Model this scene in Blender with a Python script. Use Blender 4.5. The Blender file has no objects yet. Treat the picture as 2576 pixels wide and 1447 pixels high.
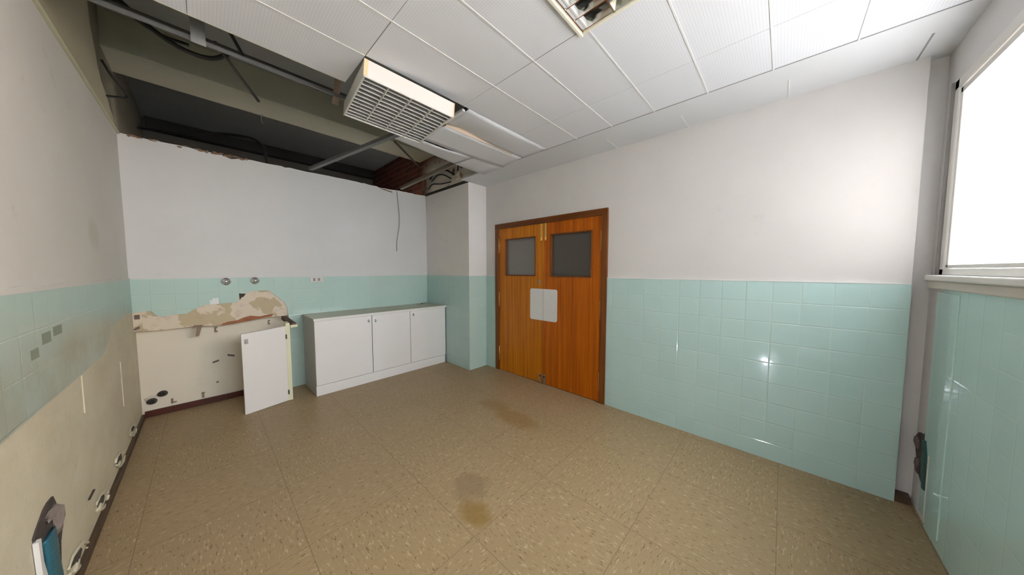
import bpy, bmesh, math, random
from mathutils import Vector, Matrix
random.seed(7)
R = math.radians
SC = bpy.context.scene
COL = SC.collection

# ------------------------------------------------------------------ camera
W, D, L, B, T, C = 2.796, 4.222, 0.453, 0.617, 1.317, 2.582   # door wall x, rear wall y, left wall -x, window wall -y, tile top, ceiling
cam = bpy.data.cameras.new('camera')
camo = bpy.data.objects.new('camera', cam)
COL.objects.link(camo)
cam.sensor_width = 36.0
cam.lens = 36.0 * 725.88 / 2576.0
cam.clip_start = 0.02
camo.location = (0, 0, 1.4)
camo.rotation_euler = (R(90 - 3.487), 0, -R(46.845))
SC.camera = camo

# ------------------------------------------------------------------ world, lamps, exposure
SKY = 8.0
world = bpy.data.worlds.new('world')
SC.world = world
world.use_nodes = True
bg = world.node_tree.nodes['Background']
bg.inputs[0].default_value = (0.90, 0.96, 1.04, 1)
bg.inputs[1].default_value = SKY
SC.view_settings.view_transform = 'Standard'
SC.view_settings.look = 'None'
SC.view_settings.gamma = 1.0
SC.view_settings.exposure = 1.12
SC.view_settings.use_curve_mapping = False

WX0, WX1, WZ0, WZ1 = -0.30, 2.745, 1.372, 2.385          # window opening
pl = bpy.data.lights.new('window_portal', 'AREA')
pl.shape = 'RECTANGLE'; pl.size = WX1 - WX0; pl.size_y = WZ1 - WZ0
pl.cycles.is_portal = True
plo = bpy.data.objects.new('window_portal', pl)
plo.location = ((WX0 + WX1) / 2, -B - 0.12, (WZ0 + WZ1) / 2)
plo.rotation_euler = (R(90), 0, 0)
COL.objects.link(plo)

sun = bpy.data.lights.new('sun', 'SUN'); sun.energy = 13.0; sun.angle = R(0.6); sun.color = (0.98, 0.98, 1.0)
suno = bpy.data.objects.new('sun', sun); COL.objects.link(suno)           # stands behind the building: lights paving and the facade opposite
suno.rotation_euler = Vector((0.55, -0.50, -0.72)).to_track_quat('-Z', 'Y').to_euler()
fl = bpy.data.lights.new('torch_beam', 'SPOT')            # the photographer's lamp, low beside the camera
fl.energy = 5.0; fl.color = (0.86, 0.88, 1.0); fl.shadow_soft_size = 0.012
fl.spot_size = R(75); fl.spot_blend = 0.8
flo = bpy.data.objects.new('torch_beam', fl)
flo.location = (0.02, 0.11, 0.065)
flo.rotation_euler = Vector((2.7, -0.05, 0.75)).to_track_quat('-Z', 'Y').to_euler()
COL.objects.link(flo)

# ------------------------------------------------------------------ node helpers
def newmat(name):
    m = bpy.data.materials.new(name); m.use_nodes = True
    nt = m.node_tree
    return m, nt, nt.nodes['Principled BSDF']
def N(nt, t, **kw):
    n = nt.nodes.new(t)
    for k, v in kw.items():
        if k.startswith('i_'): n.inputs[int(k[2:])].default_value = v
        else: setattr(n, k, v)
    return n
def val(nt, op, a, b=None, c=None, clamp=False):
    n = nt.nodes.new('ShaderNodeMath'); n.operation = op; n.use_clamp = clamp
    for i, s in enumerate((a, b, c)):
        if s is None: continue
        if hasattr(s, 'is_linked'): nt.links.new(s, n.inputs[i])
        else: n.inputs[i].default_value = s
    return n.outputs[0]
def mix(nt, f, a, b):
    n = nt.nodes.new('ShaderNodeMix'); n.data_type = 'RGBA'
    for i, s in ((0, f), (6, a), (7, b)):
        if hasattr(s, 'is_linked'): nt.links.new(s, n.inputs[i])
        elif i == 0: n.inputs[0].default_value = s
        else: n.inputs[i].default_value = (*s, 1)
    return n.outputs[2]
def ramp(nt, f, p0, p1):
    n = nt.nodes.new('ShaderNodeMapRange'); n.clamp = True
    nt.links.new(f, n.inputs[0]); n.inputs[1].default_value = p0; n.inputs[2].default_value = p1
    return n.outputs[0]
def coords(nt):
    t = nt.nodes.new('ShaderNodeTexCoord'); s = nt.nodes.new('ShaderNodeSeparateXYZ')
    nt.links.new(t.outputs['Object'], s.inputs[0])
    return t.outputs['Object'], s.outputs
def noise(nt, co, scale, detail=4, rough=0.55, sc=(1, 1, 1)):
    mp = nt.nodes.new('ShaderNodeMapping'); mp.inputs['Scale'].default_value = sc
    nt.links.new(co, mp.inputs[0])
    n = nt.nodes.new('ShaderNodeTexNoise'); n.inputs['Scale'].default_value = scale
    n.inputs['Detail'].default_value = detail; n.inputs['Roughness'].default_value = rough
    nt.links.new(mp.outputs[0], n.inputs['Vector'])
    return n.outputs['Fac']
def bump(nt, bs, h, strength, dist):
    b = nt.nodes.new('ShaderNodeBump'); b.inputs['Strength'].default_value = strength
    b.inputs['Distance'].default_value = dist
    nt.links.new(h, b.inputs['Height']); nt.links.new(b.outputs[0], bs.inputs['Normal'])
def lin(r, g, b):
    f = lambda c: (c / 255 / 12.92) if c / 255 <= 0.04045 else ((c / 255 + 0.055) / 1.055) ** 2.4
    return (f(r), f(g), f(b))

def simple(name, rgb, rough=0.5, metal=0.0, var=0.06, scale=12, bmp=0.0):
    m, nt, bs = newmat(name)
    co, _ = coords(nt)
    n = noise(nt, co, scale)
    a = tuple(c * (1 - var) for c in rgb); b = tuple(min(1, c * (1 + var)) for c in rgb)
    nt.links.new(mix(nt, n, a, b), bs.inputs['Base Color'])
    bs.inputs['Roughness'].default_value = rough; bs.inputs['Metallic'].default_value = metal
    if bmp: bump(nt, bs, noise(nt, co, scale * 6), bmp, 0.004)
    return m

def m_plaster(name, rgb, dirt=(0.5, 0.45, 0.36), amount=0.25):
    m, nt, bs = newmat(name)
    co, _ = coords(nt)
    n1 = noise(nt, co, 1.6, 5, 0.6)
    c = mix(nt, ramp(nt, n1, 0.35, 0.75), rgb, tuple(x * (1 - 0.06) for x in rgb))
    n2 = noise(nt, co, 4.5, 6, 0.7)
    f = val(nt, 'MULTIPLY', ramp(nt, n2, 0.62, 0.8), amount)
    nt.links.new(mix(nt, f, c, dirt), bs.inputs['Base Color'])
    bs.inputs['Roughness'].default_value = 0.75
    bs.inputs['Specular IOR Level'].default_value = 0.3
    bump(nt, bs, noise(nt, co, 60, 4), 0.25, 0.0015)
    return m

def m_paint_left():
    m = m_plaster('dusty_painted_plaster', lin(228, 226, 222), lin(160, 158, 120), 0.35)
    nt = m.node_tree; bs = nt.nodes['Principled BSDF']
    co, xyz = coords(nt)
    dy = val(nt, 'DIVIDE', val(nt, 'SUBTRACT', xyz[1], 3.15), 0.16); dz = val(nt, 'DIVIDE', val(nt, 'SUBTRACT', xyz[2], 1.62), 0.13)
    r2 = val(nt, 'ADD', val(nt, 'ADD', val(nt, 'MULTIPLY', dy, dy), val(nt, 'MULTIPLY', dz, dz)), val(nt, 'MULTIPLY', noise(nt, co, 12, 4), 0.8))
    f = val(nt, 'MULTIPLY', ramp(nt, r2, 1.3, 0.5), 0.25)
    src = bs.inputs['Base Color'].links[0].from_socket
    nt.links.new(mix(nt, f, src, lin(176, 176, 138)), bs.inputs['Base Color'])
    return m

def m_tiles(name, axis, off, rgb=lin(195, 225, 224), grime=0.0, pitch=0.149, bs_=0.5, jc=lin(205, 216, 205)):
    """glazed square wall tiles; axis 0: runs along x, axis 1: along y"""
    m, nt, bs = newmat(name)
    co, xyz = coords(nt)
    def cell(s, o):
        t = val(nt, 'DIVIDE', val(nt, 'SUBTRACT', s, o), pitch)
        fr = val(nt, 'FRACT', t); fl = val(nt, 'FLOOR', t)
        d = val(nt, 'MULTIPLY', val(nt, 'SUBTRACT', 0.5, val(nt, 'ABSOLUTE', val(nt, 'SUBTRACT', fr, 0.5))), pitch)
        return d, fl
    du, iu = cell(xyz[axis], off); dv, iv = cell(xyz[2], T)
    d = val(nt, 'MINIMUM', du, dv)
    joint = ramp(nt, d, 0.0019, 0.0010)
    wn = N(nt, 'ShaderNodeTexWhiteNoise', noise_dimensions='2D')
    cb = N(nt, 'ShaderNodeCombineXYZ'); nt.links.new(iu, cb.inputs[0]); nt.links.new(iv, cb.inputs[1])
    nt.links.new(cb.outputs[0], wn.inputs['Vector'])
    base = mix(nt, wn.outputs[0], tuple(x * 0.985 for x in rgb), tuple(min(1, x * 1.015) for x in rgb))
    col = mix(nt, val(nt, 'MULTIPLY', joint, 0.55), base, jc)
    if grime:
        g = ramp(nt, noise(nt, co, 3.0, 6, 0.7), 0.40, 0.7)
        lowz = ramp(nt, xyz[2], 1.18, 1.02)
        g = val(nt, 'MULTIPLY', val(nt, 'ADD', val(nt, 'MULTIPLY', g, lowz), val(nt, 'MULTIPLY', lowz, 0.5)), grime)
        col = mix(nt, g, col, lin(160, 158, 134))
    nt.links.new(col, bs.inputs['Base Color'])
    bs.inputs['Roughness'].default_value = 0.09 if not grime else 0.28
    bs.inputs['Specular IOR Level'].default_value = 0.5
    edge = ramp(nt, d, 0.0, 0.005)
    wav = noise(nt, co, 7, 1)
    h = val(nt, 'ADD', edge, val(nt, 'MULTIPLY', wav, 0.9))
    bump(nt, bs, h, bs_, 0.0022)
    return m

def m_floor():
    m, nt, bs = newmat('speckled_vinyl_floor')
    co, xyz = coords(nt)
    PX, PY = 0.605, 0.578
    def cell(s, o, p):
        t = val(nt, 'DIVIDE', val(nt, 'SUBTRACT', s, o), p)
        fr = val(nt, 'FRACT', t); fl = val(nt, 'FLOOR', t)
        return val(nt, 'MULTIPLY', val(nt, 'SUBTRACT', 0.5, val(nt, 'ABSOLUTE', val(nt, 'SUBTRACT', fr, 0.5))), p), fl
    du, iu = cell(xyz[0], 0.305, PX); dv, iv = cell(xyz[1], 0.545, PY)
    d = val(nt, 'MINIMUM', du, dv)
    joint = ramp(nt, d, 0.0026, 0.0008)
    par = val(nt, 'FLOORED_MODULO', val(nt, 'ADD', iu, iv), 2.0)
    # streaks run alternately with x and with y
    wob = noise(nt, co, 2.2, 2)
    def streaks(sc, seedscale):
        return noise(nt, co, seedscale, 3, 0.6, sc)
    s1 = mix(nt, par, (0, 0, 0), (1, 1, 1))
    a = streaks((1.0, 4.2, 1), 22); b = streaks((4.2, 1.0, 1), 22)
    n = nt.nodes.new('ShaderNodeMix'); nt.links.new(par, n.inputs[0]); nt.links.new(a, n.inputs[2]); nt.links.new(b, n.inputs[3])
    st = n.outputs[0]
    a2 = streaks((1.0, 3.6, 1.7), 27); b2 = streaks((3.6, 1.0, 1.7), 27)
    n2 = nt.nodes.new('ShaderNodeMix'); nt.links.new(par, n2.inputs[0]); nt.links.new(a2, n2.inputs[2]); nt.links.new(b2, n2.inputs[3])
    st2 = n2.outputs[0]
    base = mix(nt, ramp(nt, noise(nt, co, 1.1, 4), 0.3, 0.7), lin(166, 141, 106), lin(160, 138, 102))
    wn = N(nt, 'ShaderNodeTexWhiteNoise', noise_dimensions='2D')
    cb = N(nt, 'ShaderNodeCombineXYZ'); nt.links.new(iu, cb.inputs[0]); nt.links.new(iv, cb.inputs[1])
    nt.links.new(cb.outputs[0], wn.inputs['Vector'])
    base = mix(nt, val(nt, 'MULTIPLY', wn.outputs[0], 0.35), base, lin(162, 137, 105))
    col = mix(nt, val(nt, 'MULTIPLY', ramp(nt, st, 0.57, 0.68), 0.6), base, lin(206, 186, 148))
    col = mix(nt, val(nt, 'MULTIPLY', ramp(nt, st2, 0.41, 0.33), 0.75), col, lin(104, 80, 50))
    # worn yellow-brown stains
    def blob(cx, cy, rx, ry, colr, amt, col):
        dx = val(nt, 'DIVIDE', val(nt, 'SUBTRACT', xyz[0], cx), rx); dy = val(nt, 'DIVIDE', val(nt, 'SUBTRACT', xyz[1], cy), ry)
        r2 = val(nt, 'ADD', val(nt, 'MULTIPLY', dx, dx), val(nt, 'MULTIPLY', dy, dy))
        r2 = val(nt, 'ADD', r2, val(nt, 'MULTIPLY', val(nt, 'SUBTRACT', noise(nt, co, 9, 4), 0.5), 1.6))
        f = val(nt, 'MULTIPLY', ramp(nt, r2, 1.1, 0.25), amt)
        return mix(nt, f, col, colr)
    col = blob(1.01, 1.24, 0.09, 0.12, lin(140, 108, 48), 0.7, col)
    col = blob(1.12, 1.42, 0.13, 0.14, lin(122, 100, 76), 0.45, col)
    col = blob(1.95, 1.78, 0.13, 0.30, lin(132, 98, 40), 0.5, col)
    col = blob(2.0, 2.12, 0.12, 0.2, lin(132, 98, 40), 0.45, col)
    col = mix(nt, val(nt, 'MULTIPLY', joint, 0.5), col, lin(96, 76, 52))
    nt.links.new(col, bs.inputs['Base Color'])
    nt.links.new(val(nt, 'ADD', 0.36, val(nt, 'MULTIPLY', wob, 0.12)), bs.inputs['Roughness'])
    bs.inputs['Specular IOR Level'].default_value = 0.35
    bump(nt, bs, val(nt, 'ADD', val(nt, 'MULTIPLY', joint, -0.6), val(nt, 'MULTIPLY', wob, 0.5)), 0.3, 0.001)
    return m

def m_wood(name, dark, light, axis=2, scale=1.0, rough=0.35):
    m, nt, bs = newmat(name)
    co, xyz = coords(nt)
    sc = [14 * scale] * 3; sc[axis] = 0.35 * scale
    n1 = noise(nt, co, 2.2, 5, 0.6, tuple(sc))
    sc2 = [60 * scale] * 3; sc2[axis] = 0.8
    n2 = noise(nt, co, 2.0, 3, 0.6, tuple(sc2))
    c = mix(nt, ramp(nt, n1, 0.32, 0.68), dark, light)
    c = mix(nt, val(nt, 'MULTIPLY', ramp(nt, n2, 0.5, 0.68), 0.35), c, tuple(x * 0.5 for x in dark))
    nt.links.new(c, bs.inputs['Base Color'])
    bs.inputs['Roughness'].default_value = rough
    bs.inputs['Specular IOR Level'].default_value = 0.35
    return m

def m_ceiling():
    m, nt, bs = newmat('perforated_ceiling_board')
    co, xyz = coords(nt)
    P = 0.0125
    def c(s):
        return val(nt, 'SUBTRACT', val(nt, 'FRACT', val(nt, 'DIVIDE', s, P)), 0.5)
    a, b = c(xyz[0]), c(xyz[1])
    r2 = val(nt, 'ADD', val(nt, 'MULTIPLY', a, a), val(nt, 'MULTIPLY', b, b))
    hole = ramp(nt, r2, 0.055, 0.03)
    base = mix(nt, noise(nt, co, 1.4, 4), lin(240, 243, 249), lin(233, 236, 243))
    col = mix(nt, val(nt, 'MULTIPLY', hole, 0.16), base, (0.12, 0.12, 0.13))
    nt.links.new(col, bs.inputs['Base Color'])
    bs.inputs['Roughness'].default_value = 0.6
    return m

def m_brick():
    m, nt, bs = newmat('bare_brick_with_plaster')
    co, xyz = coords(nt)
    cb = N(nt, 'ShaderNodeCombineXYZ'); nt.links.new(xyz[1], cb.inputs[0]); nt.links.new(xyz[2], cb.inputs[1])
    br = N(nt, 'ShaderNodeTexBrick'); nt.links.new(cb.outputs[0], br.inputs['Vector'])
    br.inputs['Color1'].default_value = (*lin(120, 62, 44), 1); br.inputs['Color2'].default_value = (*lin(96, 52, 38), 1)
    br.inputs['Mortar'].default_value = (*lin(120, 108, 92), 1)
    br.inputs['Scale'].default_value = 1.0; br.inputs['Mortar Size'].default_value = 0.006
    br.inputs['Brick Width'].default_value = 0.25; br.inputs['Row Height'].default_value = 0.09
    n = noise(nt, co, 6.5, 6, 0.65)
    near = ramp(nt, xyz[1], 4.35, 4.0)
    low = ramp(nt, xyz[2], 3.15, 2.95)
    f = val(nt, 'MULTIPLY', val(nt, 'MULTIPLY', ramp(nt, n, 0.36, 0.43), near), low)
    nt.links.new(mix(nt, f, br.outputs[0], lin(226, 216, 202)), bs.inputs['Base Color'])
    bs.inputs['Roughness'].default_value = 0.9
    bump(nt, bs, val(nt, 'ADD', val(nt, 'MULTIPLY', f, 1.5), val(nt, 'MULTIPLY', br.outputs['Fac'], -0.5)), 0.8, 0.01)
    return m

def m_glass_pane():
    m = bpy.data.materials.new('window_glass'); m.use_nodes = True
    nt = m.node_tree; nt.nodes.clear()
    out = N(nt, 'ShaderNodeOutputMaterial'); tr = N(nt, 'ShaderNodeBsdfTransparent'); gl = N(nt, 'ShaderNodeBsdfGlossy')
    gl.inputs['Roughness'].default_value = 0.02; tr.inputs[0].default_value = (0.97, 0.98, 0.97, 1)
    lw = N(nt, 'ShaderNodeLayerWeight'); lw.inputs[0].default_value = 0.5
    fac = val(nt, 'ADD', val(nt, 'MULTIPLY', val(nt, 'POWER', lw.outputs['Facing'], 7.0), 0.5), 0.03)
    mx = N(nt, 'ShaderNodeMixShader')
    nt.links.new(fac, mx.inputs[0]); nt.links.new(tr.outputs[0], mx.inputs[1]); nt.links.new(gl.outputs[0], mx.inputs[2])
    nt.links.new(mx.outputs[0], out.inputs[0])
    return m

def m_torn():
    """mortar bed left where tiles came off: cream adhesive, tan cement blotches"""
    m, nt, bs = newmat('mortar_bed')
    co, xyz = coords(nt)
    n = noise(nt, co, 5.2, 3, 0.5); n2 = noise(nt, co, 14, 5, 0.6)
    c = mix(nt, ramp(nt, n, 0.50, 0.53), lin(234, 218, 198), lin(206, 188, 156))
    c = mix(nt, val(nt, 'MULTIPLY', ramp(nt, n2, 0.55, 0.68), 0.35), c, lin(196, 158, 140))
    nt.links.new(c, bs.inputs['Base Color']); bs.inputs['Roughness'].default_value = 0.9
    bump(nt, bs, n, 0.6, 0.01)
    return m

def m_leftwall():
    """bare stretch of the left wall: stained cream plaster"""
    m, nt, bs = newmat('stained_cream_plaster')
    co, xyz = coords(nt)
    n = noise(nt, co, 2.5, 6, 0.65, (1, 1, 1.6)); n2 = noise(nt, co, 22, 6, 0.7, (1, 1.2, 0.7))
    c = mix(nt, ramp(nt, n, 0.35, 0.7), lin(226, 220, 198), lin(212, 204, 180))
    c = mix(nt, val(nt, 'MULTIPLY', ramp(nt, n2, 0.60, 0.72), 0.35), c, lin(150, 132, 110))
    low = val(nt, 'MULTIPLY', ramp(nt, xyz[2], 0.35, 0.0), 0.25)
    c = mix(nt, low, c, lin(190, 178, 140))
    nt.links.new(c, bs.inputs['Base Color']); bs.inputs['Roughness'].default_value = 0.85
    bump(nt, bs, noise(nt, co, 40, 5), 0.4, 0.003)
    return m

M = {}
M['paint'] = m_plaster('painted_plaster', lin(228, 226, 225))
M['paint_left'] = m_paint_left()
M['tile_y'] = m_tiles('mint_tile_door_wall', 1, -0.548)
M['tile_x'] = m_tiles('mint_tile_rear_wall', 0, 2.482, lin(198, 222, 214))
M['tile_left'] = m_tiles('grimy_mint_tile', 1, 1.94, lin(186, 208, 202), 0.55)
M['tile_front'] = m_tiles('mint_tile_window_wall', 0, 2.81, lin(204, 236, 232), bs_=0.18, jc=lin(214, 236, 228))
M['floor'] = m_floor()
M['ceil'] = m_ceiling()
M['white'] = simple('white_enamel', lin(235, 233, 228), 0.35, 0, 0.02)
M['rail'] = simple('white_ceiling_rail', lin(238, 238, 238), 0.4, 0, 0.01)
M['lam'] = simple('white_laminate', lin(242, 238, 236), 0.45, 0, 0.03, 3)
M['lamgrey'] = simple('grey_laminate_side', lin(196, 196, 200), 0.5, 0, 0.03, 3)
M['cream'] = simple('cream_edging', lin(236, 234, 200), 0.5, 0, 0.04)
M['worktop'] = simple('speckled_beige_worktop', lin(186, 182, 158), 0.4, 0, 0.1, 90)
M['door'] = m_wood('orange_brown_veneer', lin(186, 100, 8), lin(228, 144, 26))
M['frame'] = m_wood('dark_varnished_frame', lin(104, 56, 22), lin(140, 82, 36), 2, 1, 0.3)
M['frame_h'] = m_wood('dark_varnished_head', lin(104, 56, 22), lin(134, 76, 34), 1, 1, 0.3)
M['brass'] = simple('brass', (0.85, 0.58, 0.2), 0.28, 1.0, 0.05)
M['chrome'] = simple('chrome', (0.82, 0.83, 0.85), 0.08, 1.0, 0.02)
M['steel'] = simple('dull_steel', (0.45, 0.44, 0.43), 0.38, 1.0, 0.1)
M['galv'] = simple('galvanised_steel', (0.24, 0.24, 0.24), 0.5, 0.4, 0.15, 30)
M['rust'] = simple('rusty_steel', lin(156, 134, 116), 0.8, 0.1, 0.25, 40)
M['dark'] = simple('black_gap', (0.02, 0.02, 0.018), 0.9)
M['cable'] = simple('black_cable_sheath', (0.018, 0.017, 0.016), 0.5)
M['wire'] = simple('grey_white_wire', lin(176, 174, 168), 0.5)
M['slab'] = simple('dark_concrete_slab', lin(158, 160, 160), 0.9, 0, 0.12, 3, 0.3)
M['beam'] = simple('pale_concrete_beam', lin(186, 188, 172), 0.9, 0, 0.1, 3, 0.3)
M['voidwall'] = m_plaster('rough_upper_beige', lin(196, 188, 162), lin(120, 104, 80), 0.5)
M['brick'] = m_brick()
M['torn'] = m_torn()
M['redbrick'] = simple('broken_red_brick', lin(170, 112, 80), 0.95, 0, 0.3, 25, 0.8)
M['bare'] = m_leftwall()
M['barerear'] = m_plaster('cream_painted_bare_wall', lin(240, 230, 213), lin(200, 172, 140), 0.3)
M['skirt'] = simple('red_brown_skirting_tile', lin(84, 38, 26), 0.4, 0, 0.15, 5)
M['skirtl'] = simple('dark_brown_skirting', lin(84, 66, 48), 0.6, 0, 0.15, 9)
M['hole'] = simple('dark_rubble', lin(84, 74, 68), 0.95, 0, 0.4, 40, 0.9)
M['plug'] = simple('brown_plug', lin(128, 112, 100), 0.9, 0, 0.2, 60)
M['blue'] = simple('teal_blue_plastic', lin(46, 104, 122), 0.4, 0, 0.25, 30)
M['teal'] = simple('dark_teal_plastic', lin(24, 74, 72), 0.4, 0, 0.25, 30)
M['plate'] = simple('white_push_plate', lin(236, 239, 240), 0.4, 0, 0.02)
M['plastic'] = simple('white_plastic', lin(226, 218, 210), 0.4, 0, 0.02)
M['glass'] = m_glass_pane()
M['tube'] = simple('white_tube_glass', lin(240, 240, 240), 0.25)
M['mirror'] = simple('mirror_aluminium', (0.75, 0.74, 0.7), 0.12, 1.0, 0.03)
M['facade'] = m_plaster('peach_render', lin(250, 226, 206), lin(244, 214, 190), 0.2)
M['ground'] = simple('pale_paving', (0.6, 0.6, 0.6), 0.9)
M['board'] = simple('plain_ceiling_strip', lin(226, 229, 233), 0.6, 0, 0.02, 2)
M['timber'] = m_wood('old_dark_timber', lin(90, 62, 48), lin(128, 104, 92), 1, 1, 0.7)
def m_frost(name, c):
    m, nt, bs = newmat(name)
    co, _ = coords(nt)
    bs.inputs['Base Color'].default_value = (*c, 1)
    bs.inputs['Roughness'].default_value = 0.30
    bs.inputs['Specular IOR Level'].default_value = 0.9
    bump(nt, bs, noise(nt, co, 900, 2), 0.25, 0.0006)
    return m
M['frost'] = m_frost('dark_frosted_glass', (0.08, 0.07, 0.06)); M['frost_pale'] = m_frost('sheen_frosted_glass', (0.22, 0.21, 0.20))  # left pane's paler base carries its reflection as colour
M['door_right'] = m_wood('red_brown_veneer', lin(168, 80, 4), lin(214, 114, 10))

# ------------------------------------------------------------------ mesh helpers
class MB:
    def __init__(s): s.bm = bmesh.new()
    def box(s, x0, x1, y0, y1, z0, z1, bev=0.0):
        v = [s.bm.verts.new((x, y, z)) for x in (x0, x1) for y in (y0, y1) for z in (z0, z1)]
        fs = [s.bm.faces.new([v[i] for i in f]) for f in ((0, 1, 3, 2), (4, 6, 7, 5), (0, 4, 5, 1), (2, 3, 7, 6), (0, 2, 6, 4), (1, 5, 7, 3))]
        if bev:
            es = list({e for f in fs for e in f.edges})
            bmesh.ops.bevel(s.bm, geom=es, offset=bev, segments=2, affect='EDGES', profile=0.5)
        return s
    def hexa(s, p):                       # eight corners: bottom 4 (ccw), top 4
        v = [s.bm.verts.new(q) for q in p]
        for f in ((3, 2, 1, 0), (4, 5, 6, 7), (0, 1, 5, 4), (1, 2, 6, 5), (2, 3, 7, 6), (3, 0, 4, 7)):
            s.bm.faces.new([v[i] for i in f])
        return s
    def poly(s, pts, axis, a, b):         # polygon in the plane normal to axis, extruded from a to b
        def P(u, w, h): return {0: (h, u, w), 1: (u, h, w), 2: (u, w, h)}[axis]
        lo = [s.bm.verts.new(P(u, w, a)) for u, w in pts]; hi = [s.bm.verts.new(P(u, w, b)) for u, w in pts]
        n = len(pts)
        s.bm.faces.new(lo); s.bm.faces.new(hi[::-1])
        for i in range(n): s.bm.faces.new((lo[i], hi[i], hi[(i + 1) % n], lo[(i + 1) % n]))
        return s
    def tube(s, pts, r, seg=8):
        pts = [Vector(p) for p in pts]; rings = []
        up = None
        for i, p in enumerate(pts):
            d = (pts[min(i + 1, len(pts) - 1)] - pts[max(i - 1, 0)]).normalized()
            if up is None: up = Vector((0, 0, 1)) if abs(d.z) < 0.9 else Vector((1, 0, 0))
            a = d.cross(up).normalized(); b = a.cross(d).normalized(); up = b
            rr = r[i] if isinstance(r, (list, tuple)) else r
            rings.append([s.bm.verts.new(p + a * rr * math.cos(t * 2 * math.pi / seg) + b * rr * math.sin(t * 2 * math.pi / seg)) for t in range(seg)])
        for i in range(len(rings) - 1):
            for t in range(seg):
                f = s.bm.faces.new((rings[i][t], rings[i][(t + 1) % seg], rings[i + 1][(t + 1) % seg], rings[i + 1][t])); f.smooth = True
        s.bm.faces.new(rings[0]); s.bm.faces.new(rings[-1][::-1])
        return s
    def lathe(s, prof, mat, seg=28):      # profile (radius, height) about local z, placed by matrix
        rings = []
        for r, h in prof:
            rings.append([s.bm.verts.new(mat @ Vector((r * math.cos(t * 2 * math.pi / seg), r * math.sin(t * 2 * math.pi / seg), h))) for t in range(seg)])
        for i in range(len(rings) - 1):
            for t in range(seg):
                f = s.bm.faces.new((rings[i][t], rings[i][(t + 1) % seg], rings[i + 1][(t + 1) % seg], rings[i + 1][t])); f.smooth = True
        s.bm.faces.new(rings[0][::-1]); s.bm.faces.new(rings[-1])
        return s
    def blob(s, c, r, seed=0, sub=2, rough=0.25):
        g = bmesh.ops.create_icosphere(s.bm, subdivisions=sub, radius=1.0)
        rnd = random.Random(seed)
        for v in g['verts']:
            k = 1 + rnd.uniform(-rough, rough)
            v.co = Vector((c[0] + v.co.x * r[0] * k, c[1] + v.co.y * r[1] * k, c[2] + v.co.z * r[2] * k))
        return s
    def build(s, name, mat, parent=None, smooth=False):
        bmesh.ops.recalc_face_normals(s.bm, faces=s.bm.faces)
        me = bpy.data.meshes.new(name); s.bm.to_mesh(me); s.bm.free()
        me.materials.append(mat)
        if smooth:
            for p in me.polygons: p.use_smooth = True
        o = bpy.data.objects.new(name, me); COL.objects.link(o)
        if parent: 
            o.parent = parent
            o.matrix_parent_inverse = parent.matrix_basis.inverted() if parent.type == 'EMPTY' else Matrix()
        return o
def tag(o, label, cat, group=None):
    o['label'] = label; o['category'] = cat
    if group: o['group'] = group
    return o
def struct(o): o['kind'] = 'structure'; return o
def empty(name, loc=(0, 0, 0), local=False):
    """thing root; parts are modelled in world coordinates unless local"""
    e = bpy.data.objects.new(name, None); e.location = loc; e.empty_display_size = 0.1
    COL.objects.link(e)
    return e
def arc(pts, n=6):                        # Catmull-Rom through points
    P = [Vector(p) for p in pts]; P = [P[0] * 2 - P[1]] + P + [P[-1] * 2 - P[-2]]; out = []
    for i in range(1, len(P) - 2):
        for k in range(n):
            t = k / n; a, b, c, d = P[i - 1:i + 3]
            out.append(0.5 * ((2 * b) + (c - a) * t + (2 * a - 5 * b + 4 * c - d) * t * t + (3 * b - a - 3 * c + d) * t ** 3))
    out.append(P[-2]); return out

# ------------------------------------------------------------------ floor
struct(MB().box(-L - 0.1, W + 0.2, -B - 0.11, 6.4, -0.12, 0).build('floor', M['floor']))

# ------------------------------------------------------------------ door wall (right): painted wall with door opening, glazed tiles on it
DY0, DY1, DZ = 1.298, 2.931, 2.022        # door frame outline
XP = W + 0.010                            # paint face, 1 cm behind the tile face
SLAB = 3.42
wr = struct(MB().box(XP, XP + 0.16, -0.548, DY0 + 0.01, 0, SLAB).box(XP, XP + 0.16, DY1 - 0.01, 3.2, 0, SLAB)
            .box(XP, XP + 0.16, DY0 + 0.01, DY1 - 0.01, DZ - 0.01, SLAB).box(XP + 0.061, XP + 0.16, -B - 0.03, -0.548, 0, SLAB).build('wall_right', M['paint']))
dado = MB().box(W, XP, -0.548, DY0, 0, T).box(W, XP, DY1, 3.13, 0, T).build('tile_dado', M['tile_y'], wr)
MB().box(W - 0.003, XP, -0.548, DY0, T, T + 0.006).box(W - 0.003, XP, DY1, 3.12, T, T + 0.006).build('tile_edge', M['rail'], wr)

# pillar in the corner between door wall and rear wall
PX, PYF = 2.482, 3.132
wp = struct(MB().box(PX + 0.006, XP + 0.1, PYF + 0.006, D + 0.25, 0, C).build('wall_pillar', m_plaster('lightened_wall_paint', lin(247, 243, 241))))  # wall paint lightened here, standing in for brighter light on the pillar
MB().box(PX, PX + 0.006, PYF + 0.006, D, 0, T).build('tile_dado', M['tile_y'], wp)
MB().box(PX, W, PYF, PYF + 0.006, 0, T).build('tile_dado', M['tile_x'], wp)
# pencil-like scratches on the pillar's face under the ceiling
sq = MB()
for (y0, y1, z0, z1) in ((3.52, 3.70, 2.345, 2.462), (4.085, 4.20, 2.362, 2.46)):
    sq.box(PX + 0.004, PX + 0.006, y0, y0 + 0.006, z0, z1).box(PX + 0.004, PX + 0.006, y0, y1, z0, z0 + 0.005).box(PX + 0.004, PX + 0.006, y0, y1, z1, z1 + 0.005)
sq.build('box_outline', M['rail'], wp)

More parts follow.
